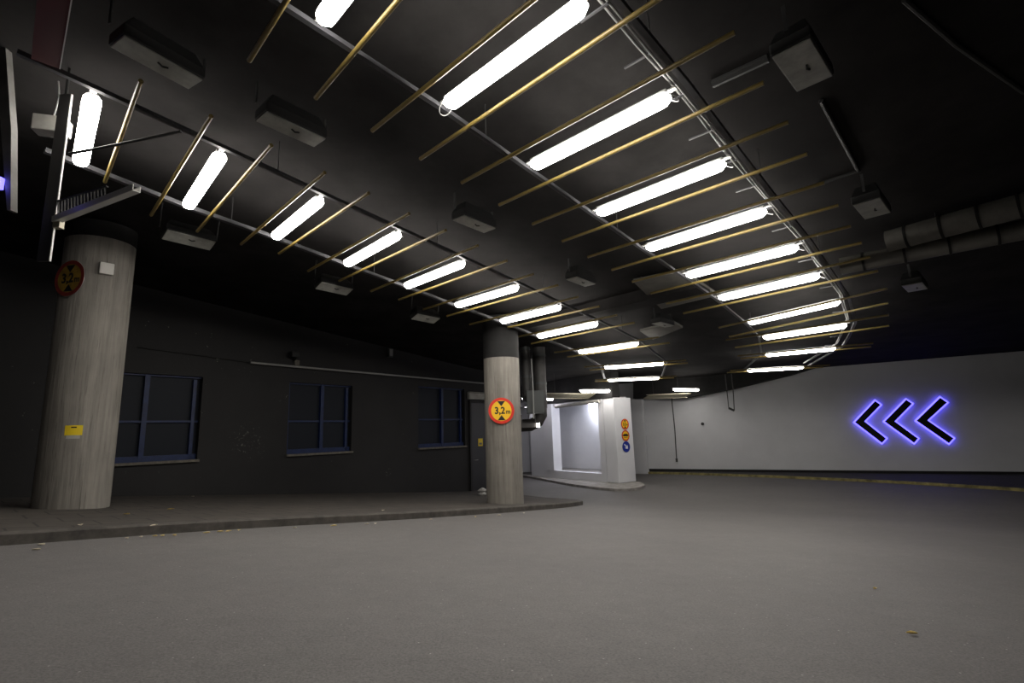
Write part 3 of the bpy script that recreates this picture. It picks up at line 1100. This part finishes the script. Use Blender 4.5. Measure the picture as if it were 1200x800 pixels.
o = thing('pillar_notice', q, 'yellow notice with a paler lower strip stuck on the thick pillar', 'sticker', 'yellow stickers')
wrap(P1, R1, th, q.z + .035, .22, .135, .001, .004).build('notice_sheet', M['yellow'], o)
wrap(P1, R1, th, q.z - .055, .17, .05, .001, .003).build('pale_strip', M['beige'], o)
wrap(P1, R1, th, q.z + .075, .07, .018, .004, .006).build('dark_print', M['signblack'], o)

# fittings on the far wall
a, b = at_plane((787, 466), E1 + EN * .03, EN), at_plane((793, 539), E1 + EN * .03, EN)
o = thing('wall_conduit', a, 'thin dark conduit hanging straight down the far white wall', 'conduit')
MB().tube([a, a * .5 + b * .5 + ED * .03, b], .022, 8).build('conduit_pipe', M['pipe'], o, smooth=True)
MB().box(b, ED, EN, Z, .09, .05, .16).build('end_box', M['pipe'], o)
c = at_plane((823.5, 496.5), E1 + EN * .02, EN)
mb = MB()
mb.prism([c + ED * .07 * math.cos(k * math.pi / 8) + Z * .07 * math.sin(k * math.pi / 8) for k in range(16)], EN * .06)
tag(mb.build('wall_socket', M['signblack'], base=c), 'small round black fitting low on the far white wall', 'wall fitting')
o = thing('ceiling_hanger', at_plane((856, 470), E1 + EN * .5, EN), 'u-shaped dark hanger in front of the far white wall', 'hanger')
pts = [at_plane(p, E1 + EN * .5, EN) for p in ((851.5, 455), (854, 478), (860.5, 481), (859, 455))]
pts[0] = V((pts[0].x, pts[0].y, cz(pts[0].x, pts[0].y))) if False else pts[0]
MB().tube([V((pts[0].x, pts[0].y, cz(pts[0].x, pts[0].y))), pts[0], pts[1]], .022, 8).build('drop_rod', M['pipe'], o, smooth=True)
MB().tube([V((pts[3].x, pts[3].y, cz(pts[3].x, pts[3].y))), pts[3], pts[2]], .022, 8).build('drop_rod', M['pipe'], o, smooth=True)
MB().beam(pts[1], pts[2], .09, .09).build('cross_bar', M['floodbox'], o)

# slatted cable trays across the drive at the far end
def tray(pa, pb, z, label, n):
    A_, B_ = at_z(pa, z), at_z(pb, z)
    d = (B_ - A_).normalized()
    a = V((-d.y, d.x, 0)).normalized()
    o = thing('ceiling_cable_tray', (A_ + B_) / 2, label, 'cable tray', 'slatted trays at the far end')
    for sg in (-1, 1):
        MB().beam(A_ + a * .2 * sg - Z * .075 * sg, B_ + a * .2 * sg - Z * .075 * sg, .03, .03).build('side_rail', M['tray'], o)
    sl = MB()
    for k in range(n):
        p = A_ + (B_ - A_) * ((k + .5) / n)
        a2 = (a * .2 - Z * .075).normalized()
        n2_ = d.cross(a2)
        sl.box(p, (d * .8 + a2 * .6).normalized(), (a2 * .8 - d * .6).normalized(), n2_, .05, .42, .02)
    sl.build('slat', M['tray'], o)
    for t in (.2, .8):
        p = A_ + (B_ - A_) * t
        MB().tube([p + a * .2 - Z * .075, V((p.x + a.x * .2, p.y + a.y * .2, cz(p.x, p.y)))], .01, 6).build('hanger_rod', M['darkcable'], o)
tray((637, 463.5), (716, 464.5), 3.43, 'slatted metal tray lit from above, over the white recess', 34)
tray((757, 465), (806, 463), 3.46, 'slatted metal tray over the far wall conduit, beyond the white pillar', 26)

# lamp and pipe in the recess
p = fp(uo1 - 1.30, TOP - .09, -RD + .34)
o = thing('recess_ceiling_light', p, 'cool white lamp at the top of the white recess', 'wall lamp')
MB().box(p, FD, FN, Z, .35, .14, .06).build('lamp_glass', M['lampcool'], o, bevel=.015)
MB().box(p + Z * .045, FD, FN, Z, .38, .17, .03).build('lamp_base', M['lampbody'], o)
a, b = at_plane((651, 476.5), fp(0, 0, .18), FN), at_plane((702, 469.8), fp(0, 0, .18), FN)
o = thing('facade_pipe', (a + b) / 2, 'pale pipe running under the dark bulkhead above the white recess', 'pipe')
MB().tube([a, b], .07, 12).build('pipe_body', M['beige'], o, smooth=True)
for t in (.1, .5, .9):
    q = a + (b - a) * t
    MB().beam(q, q - FN * .11, .03, .03).build('clip', M['rail'], o)

# dark ventilation pipes behind the signed pillar
def P_at(p, y):
    return at_y(p, y)
YP = 14.6
for k, (xa, xb, r) in enumerate(((617.5, 617.5, .13), (634, 633, .18))):
    b_, t_ = P_at((xa, 470 if k == 0 else 478), YP), P_at((xb, 425), YP)
    top = V((b_.x, b_.y, cz(b_.x, b_.y) - .01))
    o = thing('ventilation_pipe', b_, ['slimmer dark ventilation pipe beside the signed concrete pillar', 'thick dark ventilation pipe with elbow, beside the black bulkhead'][k], 'vent pipe', 'ventilation pipes behind the pillar')
    MB().tube([b_, V((b_.x, b_.y, top.z))], r, 20).build('pipe_body', M['pipe'], o, smooth=True)
    for z in (b_.z + .7, b_.z + 1.5):
        MB().tube([V((b_.x, b_.y, z - .03)), V((b_.x, b_.y, z + .03))], r + .012, 20).build('joint_band', M['greybox'], o, smooth=True)
    if k == 1:
        el = [b_, b_ - Z * .18, b_ - Z * .36 + V((-.10, .02, 0)), b_ - Z * .46 + V((-.3, .05, 0)), b_ - Z * .48 + V((-.8, .1, 0))]
        MB().tube(el, r * .95, 20).build('elbow', M['pipe'], o, smooth=True)
cb = P_at((626, 471), YP - .42)
o = thing('ventilation_box', cb, 'grey cabinet in front of the dark ventilation pipes, beside the signed pillar', 'cabinet')
MB().box(cb + V((.03, 0, 0)), V((1, 0, 0)), V((0, 1, 0)), Z, .48, .30, .62).build('cabinet_body', M['greybox'], o, bevel=.015)
MB().box(cb + V((.10, -.16, 0)), V((1, 0, 0)), V((0, 1, 0)), Z, .28, .02, .56).build('cabinet_door', M['greybox'], o)
q = P_at((624, 430), YP - .62)
MB().tube([P_at((622.5, 420), YP - .6), P_at((624.5, 455), YP - .6), P_at((625.5, 490), YP - .6)], .022, 8).build('conduit', M['cable'], o, smooth=True)
a, b = P_at((606, 498.5), YP - .3), P_at((633, 498), YP - .3)
o = thing('hanging_lamp_bar', (a + b) / 2, 'dark horizontal bar with a small bright lamp end below the vent pipes', 'lamp bar')
MB().beam(a, b, .10, .12).build('bar', M['pipe'], o)
for t in (.2, .8):
    p = a + (b - a) * t
    MB().tube([p, V((p.x, p.y, cb.z - .33))], .015, 6).build('drop_rod', M['pipe'], o)
MB().box(b + V((-.06, -.07, .0)), V((1, 0, 0)), V((0, 1, 0)), Z, .07, .04, .10).build('lamp_end', M['lamp'], o)

# crumpled pale bag at the foot of the pillar
c = G((565.5, 580), KH)
n_ = 12
rings = []
for j in range(7):
    a = j / 6
    rr = (.10 + .03 * math.sin(j * 1.9)) * (1.0 if j < 5 else (.75 if j == 5 else .35))
    rings.append([c + V((rr * (1 + .22 * random.uniform(-1, 1)) * math.cos(2 * math.pi * k / n_), rr * (1 + .22 * random.uniform(-1, 1)) * math.sin(2 * math.pi * k / n_), a * .20 + (0 if j == 0 else .01 * random.uniform(-1, 1)))) for k in range(n_)])
tag(MB().sweep(rings).build('crumpled_bag', M['bag'], base=c), 'crumpled pale bag on the pavement at the foot of the signed pillar', 'bag')

# ================================================================== HANGING SIGNS AT THE ENTRANCE, upper left
ey, ex = 4.2, -3.985
zb_, zt_ = 3.65, 5.26
XD, YD = V((1, 0, 0)), V((0, 1, 0))
o = thing('hanging_sign', (ex, ey, zb_), 'tall dark grey sign panel hanging with a bright metal edge, before the thick pillar', 'hanging sign')
MB().box((ex - .058, ey + .03, (zb_ + zt_) / 2), XD, YD, Z, .104, .022, zt_ - zb_).build('sign_panel', M['greypanel'], o)
MB().tube([(ex - .06, ey + .03, zt_), (ex - .06, ey + .03, cz(ex, ey))], .012, 6).build('hanger_rod', M['darkcable'], o)
MB().box((ex - .003, ey + .03, (zb_ + zt_) / 2), XD, YD, Z, .006, .016, zt_ - zb_).build('edge_trim', M['paleedge'], o)
az = at_y((63, 259), ey).z
A_ = V((ex, ey + .03, az))
B_ = at_z((160, 224), az + .03)
arm = MB()
d = (B_ - A_).normalized()
arm.beam(A_, B_, .055, .006)
arm.beam(A_ + Z * .025 + d.cross(Z) * .027, B_ + Z * .025 + d.cross(Z) * .027, .006, .05)
arm.beam(A_ + Z * .025 - d.cross(Z) * .027, B_ + Z * .025 - d.cross(Z) * .027, .006, .05)
br = arm.build('bracket_arm', M['paleedge'], o)
MB().box(A_ + V((.03, 0, -.01)), XD, YD, Z, .06, .05, .09).build('bracket_foot', M['tray'], br)
cmb = MB()
for k in range(15):
    t = .03 + .60 * k / 14
    p = A_ + (B_ - A_) * t + Z * .05
    cmb.beam(p, p + Z * (.16 - .004 * k) - d * .03, .012, .010)
cmb.beam(A_ + Z * .20, A_ + (B_ - A_) * .64 + Z * .15, .02, .012)
cmb.build('slat', M['greypanel'], o)
MB().tube([at_y((81, 180), ey), at_y((115, 174), ey - .05), at_y((160, 165), ey - .05), at_y((212, 154), ey)], .013, 8).build('stay_bar', M['greypanel'], o, smooth=True)

e2 = at_y((11, 245), 4.0)
o = thing('hanging_sign', e2, 'pale hanging sign slab with a blue light, cut by the side edge of the picture', 'hanging sign')
q = [at_y(p, 4.0) for p in ((-70, 20), (4, 20), (13, 150), (12.5, 246), (8, 246), (0, 138), (-70, 95))]
MB().prism(q, (0, .06, 0)).build('sign_panel', M['slab'], o)
MB().tube([q[1] - V((.12, -.03, .02)), V((q[1].x - .12, q[1].y + .03, cz(q[1].x, q[1].y)))], .012, 6).build('hanger_rod', M['darkcable'], o)
q = at_y((-4, 215), 3.97)
MB().box(q, XD, YD, Z, .09, .04, .10).build('blue_light', M['led'], o)

# red beam crossing above the entrance
ra, rb = ER * -5.25, ER * -1.2
o = thing('ceiling_beam_board', ra + Z * 5.2, 'dark red beam with a thin bright edge hanging by the hanging sign', 'beam', kind='thing')
zz = 5.14
ctr = (ra + rb) / 2 + ES * -.03
MB().box(ctr + Z * (zz + .15), ER, ES, Z, (rb - ra).length, .17, .30).build('red_board', M['red'], o)
MB().box(ctr + ES * .089 + Z * (zz + .012), ER, ES, Z, (rb - ra).length, .008, .03).build('bright_edge', M['paleedge'], o)
for t in (.1, .6, .95):
    p = ra + (rb - ra) * t + ES * -.03
    MB().tube([p + Z * (zz + .3), p + Z * cz(p.x, p.y)], .01, 6).build('hanger_rod', M['darkcable'], o)

# hanging grey box beside the sign panel
c = at_y((61, 148), 4.4)
o = thing('hanging_box', c, 'grey box on a cord, hanging behind the bright edge of the sign panel', 'junction box')
MB().box(c, V((.95, .3, 0)).normalized(), V((-.3, .95, 0)).normalized(), Z, .26, .14, .16).build('box_body', M['beige'], o, bevel=.01)
MB().tube([c + Z * .08, c + V((.03, 0, .3)), V((c.x, c.y, cz(c.x, c.y)))], .008, 6).build('cord', M['cable'], o)

# ================================================================== DRY LEAVES
def leaf(p, h, size, mt, label):
    c = G(p, h)
    c.z += .006
    rot = random.uniform(0, 6.28)
    a = V((math.cos(rot), math.sin(rot), 0))
    b = V((-a.y, a.x, 0))
    prof = [(-1, 0), (-.6, .35), (0, .5), (.55, .3), (1, 0), (.55, -.3), (0, -.5), (-.6, -.35)]
    vs = [c + a * x * size + b * y * size + Z * (.012 * abs(y) * 2 + .006 * x * x) for x, y in prof] + [c + Z * .002]
    fs = [(8, i, (i + 1) % 8) for i in range(8)]
    mb = MB().add(vs, fs)
    vs2 = [v - Z * .002 for v in vs]
    mb.add(vs2, [(8, (i + 1) % 8, i) for i in range(8)])
    return tag(mb.build('dry_leaf', mt, base=c), label, 'leaf', 'dry leaves on the ground')
gutter = [(148, 631.5, 1), (165, 630, 1), (181, 629, 0), (190, 628.5, 0), (204, 628, 0), (242, 625, 0), (258, 623.5, 0), (268, 623, 0), (280, 622, 0), (345, 619, 1), (391, 616.5, 0), (430, 614.5, 1), (440, 614, 1), (505, 609, 1), (557, 606, 0), (585, 604, 1), (614, 601.5, 1), (48, 639, 1), (42, 645, 1)]
for x, y, k in gutter:
    leaf((x, y), 0, random.uniform(.030, .05), M['palebrown'] if k else M['leaf'], 'small dry leaf lying in the gutter against the pavement kerb')
for x, y, k in [(180, 616.5, 1), (148, 603, 0), (46, 596, 1), (94, 616, 1), (449, 598.5, 1), (226, 582, 1), (200, 597, 0)]:
    leaf((x, y), KH, random.uniform(.035, .05), M['palebrown'] if k else M['leaf'], 'small dry leaf lying on the pavement slabs')
leaf((1026, 691), 0, .025, M['leaf'], 'yellow dry leaf alone on the open road, further from the camera')['group'] = 'leaves on the open road'
leaf((1069, 744), 0, .027, M['leaf'], 'long yellow leaf alone on the open road, nearer the camera')['group'] = 'leaves on the open road'

# ================================================================== WORLD and view
w = bpy.data.worlds.new('world')
w.use_nodes = True
w.node_tree.nodes['Background'].inputs[0].default_value = (.6, .68, 1.0, 1)
w.node_tree.nodes['Background'].inputs[1].default_value = 0.004
sc = bpy.context.scene
sc.world = w
vs_ = sc.view_settings
sc.display_settings.display_device = 'sRGB'
vs_.view_transform = 'Standard'
vs_.look = 'None'
vs_.exposure = 0.0
vs_.gamma = 1.0
vs_.use_curve_mapping = False
